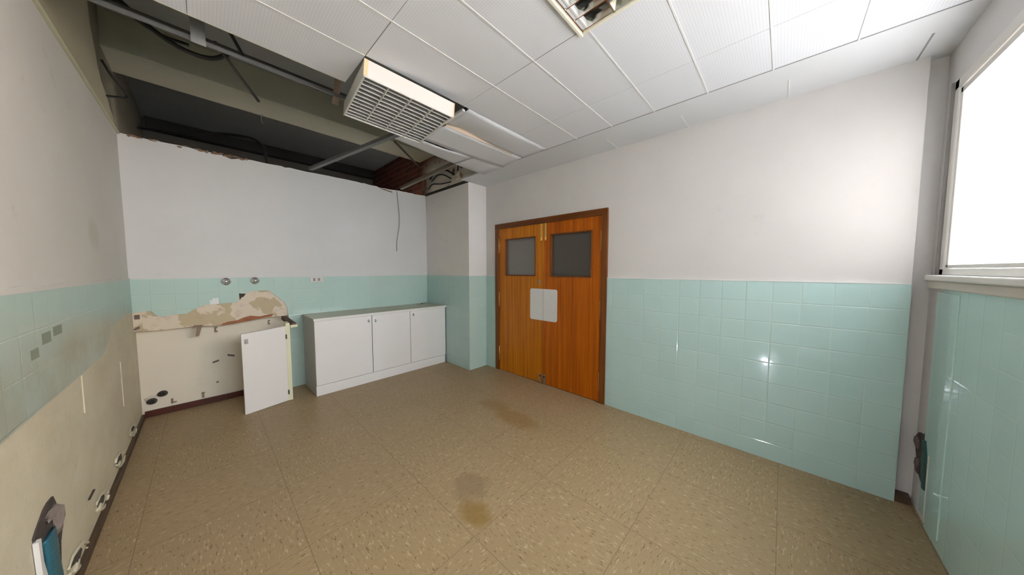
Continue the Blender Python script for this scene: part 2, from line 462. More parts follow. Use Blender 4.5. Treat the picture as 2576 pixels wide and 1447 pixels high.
# ------------------------------------------------------------------ rear wall
RX1 = 0.66                                # right end of the stripped stretch
rag = [(-L, 2.585)]
x = -L
rr = random.Random(3)
while x < PX:
    x += rr.uniform(0.03, 0.09)
    dz = rr.uniform(-0.006, 0.006)
    if 0.0 < x < 0.35: dz += rr.uniform(-0.030, 0.004)
    if 1.75 < x < 1.95: dz -= 0.012
    rag.append((min(x, PX), 2.580 + dz))
# outline of the whole painted wall above the tile line
wb = struct(MB().poly([(-L - 0.05, T), (PX + 0.02, T)] + [(a, b) for a, b in reversed(rag)] + [(-L - 0.05, 2.585)], 1, D + 0.006, D + 0.13).box(RX1, PX + 0.02, D + 0.006, D + 0.13, 0, T).build('wall_rear', M['paint']))
edge = [(-L, 1.012), (-0.40, 1.024), (-0.345, 1.020), (-0.325, 0.985), (-0.29, 0.962), (-0.25, 0.968), (-0.20, 0.975), (-0.13, 0.972), (-0.09, 1.008),
        (-0.055, 1.020), (-0.04, 1.038), (0.02, 1.052), (0.10, 1.052), (0.235, 1.058), (0.247, 1.150), (0.300, 1.146), (0.335, 1.168), (0.48, 1.172),
        (0.515, 1.150), (0.545, 1.108), (0.580, 1.085), (0.590, 1.055), (0.622, 1.035), (0.648, 0.975), (0.655, 0.89), (0.66, 0.86)]
tp = [(-L - 0.004, T), (-L - 0.004, 1.012)] + edge[1:] + [(RX1, 0.0), (PX, 0.0), (PX, T)]
MB().poly(tp, 1, D, D + 0.006).build('tile_dado', M['tile_x'], wb)
# mortar bed between the torn tile edge and the old ledge, recessed behind the tiles
bed = [(-L - 0.02, T), (-L - 0.02, 0.845), (-0.3, 0.835), (-0.07, 0.842), (0.05, 0.825), (0.2, 0.832), (0.33, 0.85), (0.5, 0.862), (RX1, 0.868), (RX1, T)]
MB().poly(bed, 1, D + 0.014, D + 0.13).build('mortar_bed', M['torn'], wb)
red = [(0.11, 0.842), (0.16, 0.858), (0.22, 0.862), (0.27, 0.885), (0.33, 0.90), (0.37, 0.89), (0.41, 0.882), (0.46, 0.892), (0.52, 0.90), (0.51, 0.872), (0.40, 0.858), (0.33, 0.848), (0.2, 0.832), (0.1, 0.825)]
MB().poly(red, 1, D + 0.004, D + 0.02).build('broken_brick', M['redbrick'], wb)
MB().poly([(0.247, 1.149), (0.300, 1.142), (0.285, 1.115), (0.262, 1.10), (0.25, 1.075)], 1, D + 0.009, D + 0.02).build('broken_brick', M['hole'], wb)
MB().box(-L - 0.05, RX1, D + 0.125, D + 0.25, 0, 1.0).box(RX1, RX1 + 0.02, D + 0.1, D + 0.25, 0, 1.0).build('bare_wall', M['barerear'], wb)
# crumbling fragments along the wall head
cr = MB()
for i in range(46):
    xx = rr.choice([rr.uniform(-0.42, 0.40), rr.uniform(0.02, 0.33)])
    cr.blob((xx, D - 0.002, 2.575 + rr.uniform(-0.012, 0.010)), (rr.uniform(0.008, 0.028), 0.008, rr.uniform(0.004, 0.010)), i, 1, 0.4)
for i in range(7):
    cr.blob((1.79 + i * 0.022, D - 0.002, 2.556 - i * 0.003), (0.02, 0.008, 0.008), i + 90, 1, 0.4)
cr.build('crumbled_head', simple('crumbled_brown_brick', lin(150, 122, 98), 0.95, 0, 0.35, 40), wb)
# marks on the bare part
def mark(name, y, pieces, mat, label, group=None):
    mb = MB()
    for (x0, x1, z0, z1) in pieces: mb.box(x0, x1, y - 0.014, y, z0, z1, 0.002)
    return tag(mb.build(name, mat), label, 'bracket', group)
yb = D + 0.125
mark('wall_clip', yb, [(0.050, 0.062, 0.745, 0.80), (0.062, 0.074, 0.788, 0.80), (0.062, 0.074, 0.745, 0.757)], M['rust'], 'small C-shaped metal clip on the bare rear wall, just right of the hanging angle bracket')
mark('wall_clip', yb, [(0.484, 0.494, 0.768, 0.818), (0.494, 0.504, 0.806, 0.818), (0.494, 0.504, 0.768, 0.78)], M['rust'], 'small C-shaped metal clip on the bare rear wall above the leaning white door')
mark('wall_clip', yb, [(-0.276, -0.262, 0.09, 0.135), (-0.276, -0.240, 0.09, 0.10)], M['rust'], 'small L-shaped metal clip low on the bare rear wall beside the patched holes')
mark('wall_clip', yb, [(-0.072, -0.048, 0.118, 0.132), (-0.066, -0.054, 0.085, 0.118), (-0.070, -0.050, 0.078, 0.09)], M['rust'], 'small T-shaped metal clip just above the middle of the red-brown skirting')
mk = MB(); mk.hexa([(0.02, yb - 0.012, 0.418), (0.07, yb - 0.012, 0.432), (0.07, yb, 0.432), (0.02, yb, 0.418), (0.022, yb - 0.012, 0.434), (0.07, yb - 0.012, 0.447), (0.07, yb, 0.447), (0.022, yb, 0.434)])
tag(mk.build('wall_plug', M['plug']), 'dark slanting plug stub at mid height of the bare rear wall', 'plug')
mk = MB(); mk.hexa([(0.135, yb - 0.012, 0.475), (0.188, yb - 0.012, 0.455), (0.188, yb, 0.455), (0.135, yb, 0.475), (0.137, yb - 0.012, 0.49), (0.19, yb - 0.012, 0.472), (0.19, yb, 0.472), (0.137, yb, 0.49)])
tag(mk.build('wall_plug', M['plug']), 'dark slanting plug stub beside the left edge of the leaning white door', 'plug')
tag(MB().blob((0.048, yb - 0.002, 0.208), (0.010, 0.006, 0.007), 4).build('wall_plug', M['plug']), 'small round plug stub low on the bare rear wall, below the slanting ones', 'plug')
# two drilled holes with patched channel in the left corner
ch = MB(); ch.tube([(-0.43, yb + 0.022, 0.165), (-0.36, yb + 0.022, 0.212), (-0.325, yb + 0.022, 0.222)], [0.03, 0.03, 0.026], 10)
struct(ch.build('trim_1', M['barerear']))
for (hx, hz, lab) in ((-0.325, 0.205, 'dark pipe hole in the bare rear wall, right one of the corner pair'), (-0.392, 0.150, 'dark pipe hole in the bare rear wall hard against the left corner')):
    e = empty('pipe_hole', (hx, yb - 0.03, hz)); tag(e, lab, 'hole')
    mt = Matrix.Translation((hx, yb - 0.002, hz)) @ Matrix.Rotation(R(90), 4, 'X') @ Matrix.Diagonal((1, 0.8, 1, 1))
    MB().lathe([(0.032, 0.0), (0.034, 0.020), (0.026, 0.030), (0.021, 0.032)], mt, 18).build('rim', M['hole'], e)
    MB().lathe([(0.021, 0.0), (0.021, 0.034)], mt, 16).build('bore', M['dark'], e)
# skirting of the stripped stretch
sk = MB()
for i, (a, b) in enumerate(((-0.44, -0.26), (-0.259, -0.06), (-0.059, 0.1), (0.101, 0.30), (0.301, 0.50), (0.501, RX1))):
    sk.box(a, b, yb - 0.012, yb, 0, 0.062, 0.002)
struct(sk.build('baseboard_rear', M['skirt']))

# metal angle bracket and timber stub on the ledge
bk = MB(); bk.hexa([(-0.085, D - 0.03, 0.745), (-0.060, D - 0.03, 0.745), (-0.060, D + 0.02, 0.745), (-0.085, D + 0.02, 0.745),
                    (-0.070, D - 0.03, 0.842), (-0.035, D - 0.03, 0.842), (-0.035, D + 0.02, 0.842), (-0.070, D + 0.02, 0.842)])
bk.box(-0.09, -0.035, D - 0.045, D + 0.02, 0.84, 0.85)
tag(bk.build('angle_bracket', M['rust']), 'rusty angle bracket hanging from the broken ledge of the rear wall', 'bracket')
mk = MB(); mk.box(-0.445, -0.415, D + 0.002, D + 0.02, 0.955, 0.995, 0.003)
tag(mk.build('wall_plug', M['plug']), 'brown plug stub in the mortar bed beside the left corner, above the ledge', 'plug')
mk = MB(); mk.hexa([(-0.45, D - 0.01, 0.855), (-0.42, D - 0.01, 0.87), (-0.42, D + 0.02, 0.87), (-0.45, D + 0.02, 0.855), (-0.45, D - 0.01, 0.872), (-0.42, D - 0.01, 0.89), (-0.42, D + 0.02, 0.89), (-0.45, D + 0.02, 0.872)])
tag(mk.build('wall_plug', M['plug']), 'brown plug stub on the broken ledge in the left corner', 'plug')

# small bright white patch above the torn edge
sh = MB().poly([(0.030, 1.048), (0.092, 1.052), (0.092, 1.112), (0.050, 1.112), (0.044, 1.09), (0.026, 1.096)], 1, D - 0.003, D)
tag(sh.build('white_patch', M['rail']), 'small bright white patch on the mint tiles above the torn edge', 'patch')

# ------------------------------------------------------------------ left wall
wl = struct(MB().box(-L - 0.15, -L - 0.006, -B - 0.11, 6.4, 0, C).build('wall_left', M['paint_left']))
tl = [(-B, T), (3.0, T), (D, T), (D, 1.02), (3.95, 1.03), (3.60, 1.02), (3.34, 1.0), (3.28, 0.93), (3.1, 0.87), (2.6, 0.862), (-B, 0.862)]
MB().poly(tl, 0, -L - 0.006, -L).build('tile_dado', M['tile_left'], wl)
bl = [(-B, 0.862), (2.6, 0.862), (3.1, 0.87), (3.28, 0.93), (3.34, 1.0), (3.60, 1.02), (3.95, 1.03), (D + 0.13, 1.02), (D + 0.13, 0), (-B, 0)]
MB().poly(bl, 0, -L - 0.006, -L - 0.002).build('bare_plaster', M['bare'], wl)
# rough lip of plaster above the tiles
lip = [(-B, T)]
yy = -B
while yy < D: lip.append((yy, T + 0.012 + (0.010 if yy < 2.6 else 0) + rr.uniform(-0.004, 0.006))); yy += rr.uniform(0.06, 0.15)
lip += [(D, T + 0.006), (D, T)]
MB().poly(lip, 0, -L - 0.006, -L + 0.002).build('plaster_lip', M['paint_left'], wl)
# grey adhesive marks on the left tiles
for i, (y0, y1, z0, z1) in enumerate(((2.02, 2.10, 1.062, 1.10), (2.14, 2.24, 1.10, 1.145), (2.27, 2.38, 1.115, 1.155))):
    o = MB().box(-L - 0.001, -L + 0.0006, y0, y1, z0, z1).build('adhesive_mark', simple('grey_adhesive', lin(148, 158, 142), 0.7, 0, 0.12, 60), wl)
# vertical plaster ridges on the bare part
MB().box(-L - 0.004, -L + 0.003, 2.60, 2.615, 0.66, 0.86, 0.003).box(-L - 0.004, -L + 0.003, 3.55, 3.57, 0.38, 0.72, 0.003).build('plaster_ridge', simple('ridge_plaster', lin(216, 208, 186), 0.85), wl)
MB().box(-L - 0.004, -L + 0.006, 2.53, 2.63, 0.228, 0.234, 0.002).build('old_nail', M['hole'], wl)
struct(MB().box(-L - 0.006, -L + 0.016, -B, D + 0.1, 0, 0.045, 0.003).build('baseboard_left', M['skirtl']))
# green stain above
# broken sockets of the old pipe clips along the foot of the left wall
for k, (y, z, lab) in enumerate(((2.30, 0.085, 'broken plaster socket at the foot of the left wall, the one nearest the camera'),
                                 (2.76, 0.095, 'broken plaster socket at the foot of the left wall, second from the camera'),
                                 (3.27, 0.10, 'broken plaster socket at the foot of the left wall, third from the camera'),
                                 (3.80, 0.10, 'broken plaster socket at the foot of the left wall, nearest the rear corner'))):
    e = empty('plaster_socket', (-L, y, 0)); tag(e, lab, 'hole', 'broken sockets along the left wall')
    r3 = random.Random(k)
    for (lo, hi, nm) in ((-0.2, 2.6, 'rim'), (3.0, 5.8, 'rim')):
        pts = []
        for j in range(9):
            a = lo + (hi - lo) * j / 8
            pts.append((-L + 0.003, y + 0.125 * math.cos(a) * r3.uniform(0.9, 1.1) - 0.04 * math.sin(a), z + 0.052 * math.sin(a) * r3.uniform(0.85, 1.1) - 0.015 * math.cos(a)))
        MB().tube(pts, [r3.uniform(0.003, 0.008) for _ in pts], 7).build(nm, M['bare'], e, True)
    MB().blob((-L - 0.006, y, z + 0.004), (0.012, 0.095, 0.030), k, 2, 0.25).build('cavity', M['hole'], e)
    MB().blob((-L, y - 0.05, z - 0.008), (0.010, 0.045, 0.018), k + 5, 2, 0.3).build('mortar_lump', M['bare'], e)
    MB().blob((-L, y + 0.06, z + 0.018), (0.009, 0.03, 0.014), k + 9, 2, 0.3).build('mortar_lump', M['bare'], e)

# opened chase with a bent blue conduit in the left wall
e = empty('blue_conduit', (-L, 2.0, 0)); tag(e, 'blue corrugated conduit in a broken hole low in the left wall', 'conduit')
ho = [(1.885, 0.455), (1.915, 0.47), (1.99, 0.50), (2.03, 0.505), (2.085, 0.50), (2.12, 0.44), (2.155, 0.40), (2.165, 0.35), (2.12, 0.285), (2.10, 0.2), (2.085, 0.02), (1.93, 0.02), (1.94, 0.12), (1.93, 0.26), (1.905, 0.34), (1.89, 0.40)]
MB().poly(ho, 0, -L - 0.002, -L + 0.003).build('cavity', M['hole'], e)
pts = arc([(-L, 1.985, 0.40), (-L + 0.01, 1.985, 0.34), (-L + 0.01, 1.99, 0.26), (-L + 0.01, 2.01, 0.16), (-L + 0.01, 2.02, 0.03)], 14)
co_ = MB().tube(pts, [0.050 + 0.001 * math.sin(i * 1.6) for i in range(len(pts))], 14)
for v in co_.bm.verts: v.co.x = -L + 0.006 + (v.co.x + L) * 0.28
co_.build('conduit', M['blue'], e, True)
MB().blob((-L + 0.006, 2.09, 0.40), (0.016, 0.04, 0.06), 3, 2, 0.25).blob((-L + 0.006, 2.03, 0.455), (0.014, 0.05, 0.02), 9, 2, 0.3).build('rubble', simple('grey_rubble', lin(140, 128, 122), 0.95, 0, 0.2, 40, 0.6), e)
MB().poly([(1.875, 0.44), (1.90, 0.44), (1.905, 0.35), (1.935, 0.25), (1.955, 0.235), (1.93, 0.21), (1.90, 0.22), (1.885, 0.3)], 0, -L, -L + 0.012).build('plaster_flake', M['rail'], e)

# ------------------------------------------------------------------ window wall (front), x runs along it
XW = W + 0.071
wf = struct(MB().box(-L - 0.15, XW, -B - 0.11, -B - 0.006, 0, WZ0 - 0.03).box(-L - 0.15, XW, -B - 0.11, -B - 0.006, WZ1, SLAB)
            .box(-L - 0.15, WX0, -B - 0.11, -B - 0.006, WZ0 - 0.03, WZ1).box(WX1, XW, -B - 0.030, -B - 0.006, WZ0 - 0.03, WZ1).build('wall_front', M['paint']))
MB().box(-L, 2.63, -B - 0.006, -B, 0, 1.30).build('tile_dado', M['tile_front'], wf)
MB().box(2.44, 2.70, -B - 0.004, -B + 0.004, 0.05, 1.28, 0.002).build('tile_patch', M['tile_front'], wf)
struct(MB().box(W + 0.012, XW, -0.61, -0.549, 0, 0.045).build('baseboard_front', M['skirtl']))
w1 = struct(empty('window_1', (1.2, -B, WZ0)))
MB().box(WX0, WX1 + 0.03, -B - 0.10, -B + 0.035, WZ0 - 0.03, WZ0, 0.006).build('window_sill', M['white'], w1)
MB().box(-L, 2.80, -B - 0.02, -B + 0.018, 1.298, WZ0 - 0.03, 0.006).build('sill_apron', simple('cream_painted_trim', lin(222, 216, 204), 0.5), w1)
fr = MB()
yf0, yf1 = -B - 0.036, -B - 0.004
fr.box(WX0, WX1, yf0, yf1, WZ1 - 0.05, WZ1, 0.004).box(WX0, WX1, yf0, yf1, WZ0, WZ0 + 0.035, 0.004)
for xa in (WX0, 0.72, 1.70, WX1 - 0.05):
    if xa == 1.70: continue
    fr.box(xa, xa + 0.05, yf0, yf1, WZ0, WZ1, 0.004)
fr.build('window_frame', M['white'], w1)
for (a, b) in ((WX0 + 0.05, 0.72), (0.77, WX1 - 0.05)):
    s = MB()
    s.box(a, b, yf0 + 0.008, yf1 - 0.006, WZ1 - 0.085, WZ1 - 0.055, 0.003).box(a, b, yf0 + 0.008, yf1 - 0.006, WZ0 + 0.037, WZ0 + 0.055, 0.003)
    s.box(a + 0.004, a + 0.03, yf0 + 0.008, yf1 - 0.006, WZ0 + 0.04, WZ1 - 0.055, 0.003).box(b - 0.03, b - 0.004, yf0 + 0.008, yf1 - 0.006, WZ0 + 0.04, WZ1 - 0.055, 0.003)
    sash = s.build('window_sash', M['white'], w1)
    MB().box(a + 0.03, b - 0.03, -B - 0.024, -B - 0.020, WZ0 + 0.05, WZ1 - 0.085).build('pane', M['glass'], sash)
MB().box(WX1, WX1 + 0.012, -B - 0.03, -B + 0.006, WZ0 - 0.02, WZ1, 0.002).build('sealing_strip', simple('grey_mastic', lin(150, 146, 144), 0.7), w1)
# hole with dark teal conduit in the corner beside the window wall
e = empty('teal_conduit', (2.66, -B, 0)); tag(e, 'dark teal conduit in a broken hole low in the window wall corner', 'conduit')
ho = [(2.70, 0.50), (2.735, 0.47), (2.80, 0.46), (2.845, 0.42), (2.84, 0.36), (2.80, 0.30), (2.77, 0.24), (2.70, 0.20), (2.63, 0.15), (2.625, 0.40), (2.65, 0.47)]
MB().poly(ho, 1, -B - 0.006, -B + 0.002).build('cavity', M['hole'], e)
pts = arc([(2.70, -B + 0.004, 0.45), (2.672, -B + 0.012, 0.38), (2.665, -B + 0.014, 0.30), (2.65, -B + 0.004, 0.20)], 10)
co_ = MB().tube(pts, [0.034 + 0.001 * math.sin(i * 1.6) for i in range(len(pts))], 12)
for v in co_.bm.verts: v.co.y = -B + 0.001 + (v.co.y + B) * 0.25
co_.build('conduit', M['teal'], e, True)
MB().blob((2.80, -B + 0.004, 0.40), (0.03, 0.012, 0.035), 3, 2, 0.25).blob((2.77, -B + 0.004, 0.28), (0.025, 0.012, 0.05), 7, 2, 0.25).build('rubble', simple('dark_grey_rubble', lin(112, 100, 100), 0.95, 0, 0.2, 40, 0.6), e)
MB().box(2.612, 2.626, -B - 0.003, -B + 0.006, 0.03, 0.40, 0.002).build('tile_edge', M['plastic'], e)

# outside: pale rendered building, paving and an added unseen shade block
o = empty('neighbour_building', (14, -8, -4)); tag(o, 'pale peach rendered building filling the view outside the window', 'building')
MB().box(14, 20, -40, 12, -4, 16).build('facade', M['facade'], o)
o = empty('added_shade_block', (-1.6, -8, -4)); tag(o, 'added unseen grey block outside, left of the window, shading the door wall', 'building')  # unseen block added to cut the daylight on the door wall
MB().box(-6, -1.2, -22, -0.95, -4, 12).build('facade', simple('shade_block_grey', lin(150, 152, 156), 0.9, 0, 0.08, 2), o)
struct(MB().box(-20, 30, -50, 14, -4.2, -4.0).build('trim_2', M['ground']))

# ------------------------------------------------------------------ suspended ceiling
ROWS = [-B, -0.565, -0.235, 0.090, 0.415, 0.750, 1.080, 1.408, 1.735, 2.065]
XS = [-L, 0.0, 0.664, 1.332, 1.95, 2.357]
ce = MB()
zt = C + 0.012
for r in range(len(ROWS) - 1):
    xs = list(XS)
    if r % 2 == 0 and r < 7: xs = [-L, 0.0, 0.664, 1.332, 1.95, 2.357]
    for i in range(len(xs) - 1):
        if xs[i] >= 0.66 and xs[i + 1] <= 1.34:
            if r in (8,): continue                       # opening of the hanging luminaire
            if r in (3, 4): continue                      # recessed luminaire
        if r == 8 and xs[i] >= 1.33: continue             # the buckled boards are separate
        g = 0.0012
        ce.box(xs[i] + g, xs[i + 1] - g, ROWS[r] + 0.002, ROWS[r + 1] - 0.002, C, zt)
ceil = struct(ce.build('ceiling', M['ceil']))
st = MB()
ys = [-B, -0.50, 0.02, 0.62, 1.22, 1.82, 2.42, 3.02, 3.14]
st.box(2.361, XP + 0.12, -B - 0.02, 3.14, C, C + 0.014)
st.build('perimeter_strip', M['board'], ceil)
rl = MB()
for y in ROWS[1:-1]:
    if y == 1.735: rl.box(-L, 0.66, y - 0.004, y + 0.004, C - 0.0025, C + 0.03)
    elif y in (0.415,): rl.box(-L, 0.664, y - 0.004, y + 0.004, C - 0.0025, C + 0.03).box(1.35, 2.357, y - 0.004, y + 0.004, C - 0.0025, C + 0.03)
    else: rl.box(-L, 2.357, y - 0.004, y + 0.004, C - 0.0025, C + 0.03)
for y in (0.02, 0.62, 1.22, 3.02): rl.box(2.55, XP, y - 0.004, y + 0.004, C - 0.002, C + 0.001)
rl.build('ceiling_rail', M['rail'], ceil)
gp = MB().box(2.352, 2.361, -B, 2.44, C - 0.001, C + 0.004).box(2.55, XP, -0.505, -0.497, C - 0.001, C + 0.001)
gp.build('shadow_gap', simple('grey_gap', lin(150, 150, 152), 0.8), ceil)
bk = MB().box(0.662, 0.665, 1.408, 1.735, C - 0.0006, C + 0.001).box(1.3305, 1.3335, 0.75, 1.08, C - 0.0006, C + 0.001).box(1.3305, 1.3335, 1.08, 1.408, C - 0.0003, C + 0.001)
bk.build('board_joint', simple('dark_joint', lin(120, 120, 122), 0.8), ceil)
# boards missing behind y 2.065: raw edge of the last row
MB().box(-L, 0.66, 2.062, 2.066, C - 0.001, zt + 0.004).build('raw_edge', M['voidwall'], ceil)

def sheet(name, grid, th, mat, label=None, parent=None):
    """grid[i][j] of 3-D points -> a curved board with thickness"""
    mb = MB(); n, m_ = len(grid), len(grid[0])
    lo = [[mb.bm.verts.new(p) for p in row] for row in grid]
    hi = [[mb.bm.verts.new((p[0], p[1], p[2] + th)) for p in row] for row in grid]
    for i in range(n - 1):
        for j in range(m_ - 1):
            f = mb.bm.faces.new((lo[i][j], lo[i + 1][j], lo[i + 1][j + 1], lo[i][j + 1])); f.smooth = True
            mb.bm.faces.new((hi[i][j], hi[i][j + 1], hi[i + 1][j + 1], hi[i + 1][j]))
    for i in range(n - 1):
        mb.bm.faces.new((lo[i][0], hi[i][0], hi[i + 1][0], lo[i + 1][0])); mb.bm.faces.new((lo[i][-1], lo[i + 1][-1], hi[i + 1][-1], hi[i][-1]))
    for j in range(m_ - 1):
        mb.bm.faces.new((lo[0][j], lo[0][j + 1], hi[0][j + 1], hi[0][j])); mb.bm.faces.new((lo[-1][j], hi[-1][j], hi[-1][j + 1], lo[-1][j + 1]))
    o = mb.build(name, mat, parent)
    if label: tag(o, label, 'ceiling board')
    return o
def bil(c00, c10, c01, c11, n, m_, fz):
    g = []
    for i in range(n + 1):
        u = i / n; row = []
        for j in range(m_ + 1):
            v = j / m_
            p = [(1 - u) * (1 - v) * c00[k] + u * (1 - v) * c10[k] + (1 - u) * v * c01[k] + u * v * c11[k] for k in range(3)]
            p[2] += fz(u, v); row.append(p)
        g.append(row)
    return g
G = 'loose ceiling boards around the hole'
z0 = C - 0.004
# A: row 1.735-2.065 right of the luminaire, far edge lifted in the middle, near edge sagging
o = sheet('ceiling_board', bil((1.39, 1.738, z0), (2.355, 1.738, C), (1.39, 2.06, z0), (2.355, 2.06, C), 18, 8,
          lambda u, v: -0.020 * math.exp(-((u - 0.5) / 0.32) ** 2) * 4 * v * (1 - v) ** 2 + 0.030 * math.exp(-((u - 0.22) / 0.20) ** 2) * v ** 2), 0.006, M['ceil'],
          'buckled pale ceiling board beside the hanging luminaire, its far edge lifted off a cream slit')
o['group'] = G
e = empty('ceiling_board', (1.8, 2.23, C)); tag(e, 'pale ceiling board with a cream folded edge, behind the lifted board', 'ceiling board', G)
sheet('board', bil((1.41, 2.066, z0 - 0.002), (2.355, 2.066, C), (1.30, 2.392, z0 - 0.012), (2.40, 2.40, C - 0.006), 14, 6,
      lambda u, v: -0.012 * v * math.sin(math.pi * u)), 0.006, M['ceil'], None, e)
MB().box(1.40, 2.2, 2.064, 2.068, z0 - 0.002, C + 0.030).build('folded_edge', simple('cream_board_edge', lin(226, 204, 182), 0.7), e)
o = sheet('ceiling_board', bil((1.24, 2.40, C - 0.022), (1.975, 2.405, C - 0.012), (1.21, 2.56, C - 0.022), (1.955, 2.715, C - 0.002), 12, 6,
          lambda u, v: -0.018 * math.sin(math.pi * u) * (1 - v) + 0.0), 0.006, M['ceil'],
          'torn curling ceiling board at the far edge of the hole, under the corner of the hanging luminaire')
o['group'] = G
o = sheet('ceiling_board', bil((1.985, 2.412, C - 0.010), (2.43, 2.41, C - 0.002), (1.975, 2.722, C - 0.004), (2.43, 2.765, C - 0.002), 4, 4, lambda u, v: 0), 0.006, M['ceil'],
          'small square ceiling board at the hole corner nearest the pillar')
o['group'] = G
o = MB().box(1.362, 1.388, 1.78, 2.36, C - 0.006, C + 0.012).build('edge_rail', M['rail'])
tag(o, 'pale rail lying along the right edge of the hanging luminaire', 'rail')
MB().box(1.388, 1.392, 1.76, 2.06, C, C + 0.03).box(1.385, 1.41, 2.06, 2.3, C - 0.002, C + 0.03).build('gap_lining', M['dark'], o)

# ------------------------------------------------------------------ the void above
struct(MB().box(-L - 0.15, XP + 0.3, -B - 0.11, 6.5, SLAB, SLAB + 0.2).build('ceiling_slab', M['slab']))
for i, (y0, y1) in enumerate(((3.93, 4.38), (2.15, 2.55), (0.4, 0.8))):
    struct(MB().box(-L - 0.1, XP + 0.2, y0, y1, 3.14, SLAB + 0.01, 0.01).build('trim_%d' % (3 + i), M['beam']))
vw = [(-B - 0.2, C), (6.4, C), (6.4, SLAB), (-B - 0.2, SLAB)]
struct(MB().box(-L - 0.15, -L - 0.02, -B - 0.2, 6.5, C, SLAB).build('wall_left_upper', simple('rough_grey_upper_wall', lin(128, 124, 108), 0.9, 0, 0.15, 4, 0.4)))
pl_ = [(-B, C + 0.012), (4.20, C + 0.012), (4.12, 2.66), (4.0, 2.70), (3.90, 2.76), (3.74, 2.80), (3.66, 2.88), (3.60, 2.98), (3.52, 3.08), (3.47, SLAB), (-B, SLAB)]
o = struct(MB().poly(pl_, 0, -L - 0.03, -L - 0.004).build('wall_left_upper_beige', M['voidwall']))  # beige sheet ending in a ragged diagonal over the greyer wall
struct(MB().box(-L - 0.006, -L + 0.010, 2.07, D, C - 0.012, C + 0.004, 0.003).build('trim_6', simple('cream_wall_angle', lin(206, 206, 178), 0.6)))
struct(MB().box(-L - 0.02, -L + 0.004, 2.07, D, C + 0.004, C + 0.018).build('trim_7', M['dark']))
struct(MB().box(PX, PX + 0.2, PYF, 6.4, C + 0.002, SLAB).box(PX, XP + 0.2, 2.775, PYF, C + 0.03, SLAB).build('wall_right_upper', M['brick']))
struct(MB().box(-L - 0.1, XP, 6.3, 6.5, 0, SLAB).build('wall_rear_upper', simple('dark_rear_wall', lin(112, 108, 100), 0.9)))
struct(MB().box(-L - 0.1, XP, D + 0.24, 6.4, C - 0.12, C - 0.10).build('ceiling_rear', M['slab']))
o = MB().box(PX - 0.004, PX + 0.012, PYF, D, C - 0.006, C + 0.03).build('wall_angle', simple('black_painted_angle', lin(58, 54, 48), 0.7))
tag(o, 'dark metal wall angle along the top of the corner pillar', 'rail')
# dark box painted in for the shadow line where slab meets far wall
tag(MB().box(-L + 0.01, 2.47, 6.18, 6.295, 3.27, SLAB - 0.002).build('far_shadow_line', simple('dark_shadow_line', lin(60, 60, 58), 0.8)), 'painted-in dark shadow line deep in the ceiling void', 'far_shadow_line')

# T-rail hanging along the void
def channel(name, a, b, w, h, mat, label, cat='rail', grp=None):
    a, b = Vector(a), Vector(b); d = (b - a).normalized(); s = d.cross(Vector((0, 0, 1))).normalized() * w / 2; u = Vector((0, 0, 1)) * h
    mb = MB()
    def bar(o1, s1, u1):
        mb.hexa([a + o1 - s1, a + o1 + s1, b + o1 + s1, b + o1 - s1, a + o1 - s1 + u1, a + o1 + s1 + u1, b + o1 + s1 + u1, b + o1 - s1 + u1])
    t = 0.003
    bar(Vector((0, 0, 0)), s, Vector((0, 0, t)))
    bar(s * 0.92 + Vector((0, 0, t)), s * 0.08, u); bar(-s * 0.92 + Vector((0, 0, t)), s * 0.08, u)
    return tag(mb.build(name, mat), label, cat, grp)
channel('suspension_rail', (-L, 2.335, 2.615), (2.35, 2.335, 2.615), 0.014, 0.016, M['galv'], 'long galvanised rail running along the void just behind the ceiling edge')
channel('suspension_rail', (-L, 2.47, 2.70), (2.4, 2.47, 2.70), 0.018, 0.02, simple('dark_steel_rail', lin(84, 82, 78), 0.6, 0.3), 'second darker rail running along the void behind the galvanised one')
channel('ceiling_runner', (0.935, 4.21, 2.600), (1.25, 2.50, 2.600), 0.042, 0.03, M['galv'], 'loose grey steel runner from the rear wall head to the hanging luminaire')
channel('ceiling_runner', (2.07, 4.21, 2.600), (2.02, 2.60, 2.605), 0.040, 0.035, simple('dirty_steel_runner', lin(134, 124, 112), 0.6, 0.2), 'dirty steel runner crossing in front of the brick to the ceiling boards')
def strap(a, b, w, t, mat, label, grp=None):
    a, b = Vector(a), Vector(b); mb = MB()
    sx = Vector((w / 2, 0, 0)); sy = Vector((0, t, 0))
    mb.hexa([a - sx, a + sx, a + sx + sy, a - sx + sy, b - sx, b + sx, b + sx + sy, b - sx + sy])
    return tag(mb.build('hanger_strap', mat), label, 'hanger', grp)
strap((0.035, 2.318, 2.60), (0.030, 2.318, 3.14), 0.055, 0.004, simple('pale_galvanised', lin(168, 168, 166), 0.5, 0.2), 'pale galvanised hanger strap standing up from the rail near the left wall')
strap((0.69, 2.36, 2.57), (0.70, 2.28, 2.80), 0.040, 0.004, M['rust'], 'rusty hanger strap at the left end of the hanging luminaire')
mb = MB(); mb.tube([(0.10, 2.36, 2.665), (0.325, 2.82, 2.62)], 0.010, 6)
tag(mb.build('brace', simple('dark_brace', lin(62, 60, 54), 0.7)), 'dark diagonal brace slanting back from the galvanised rail', 'brace')
mb = MB(); mb.tube([(0.07, 2.375, 2.95), (0.22, 2.375, 2.65)], 0.009, 6)
tag(mb.build('brace', simple('dark_brace_two', lin(40, 38, 36), 0.7)), 'short dark brace beside the pale hanger strap', 'brace')
mb = MB(); mb.tube([(1.30, 2.75, 2.62), (2.02, 3.6, 2.78)], 0.011, 6)
tag(mb.build('brace', simple('brown_brace', lin(84, 76, 66), 0.7)), 'thin slanting brace behind the torn ceiling board', 'brace')

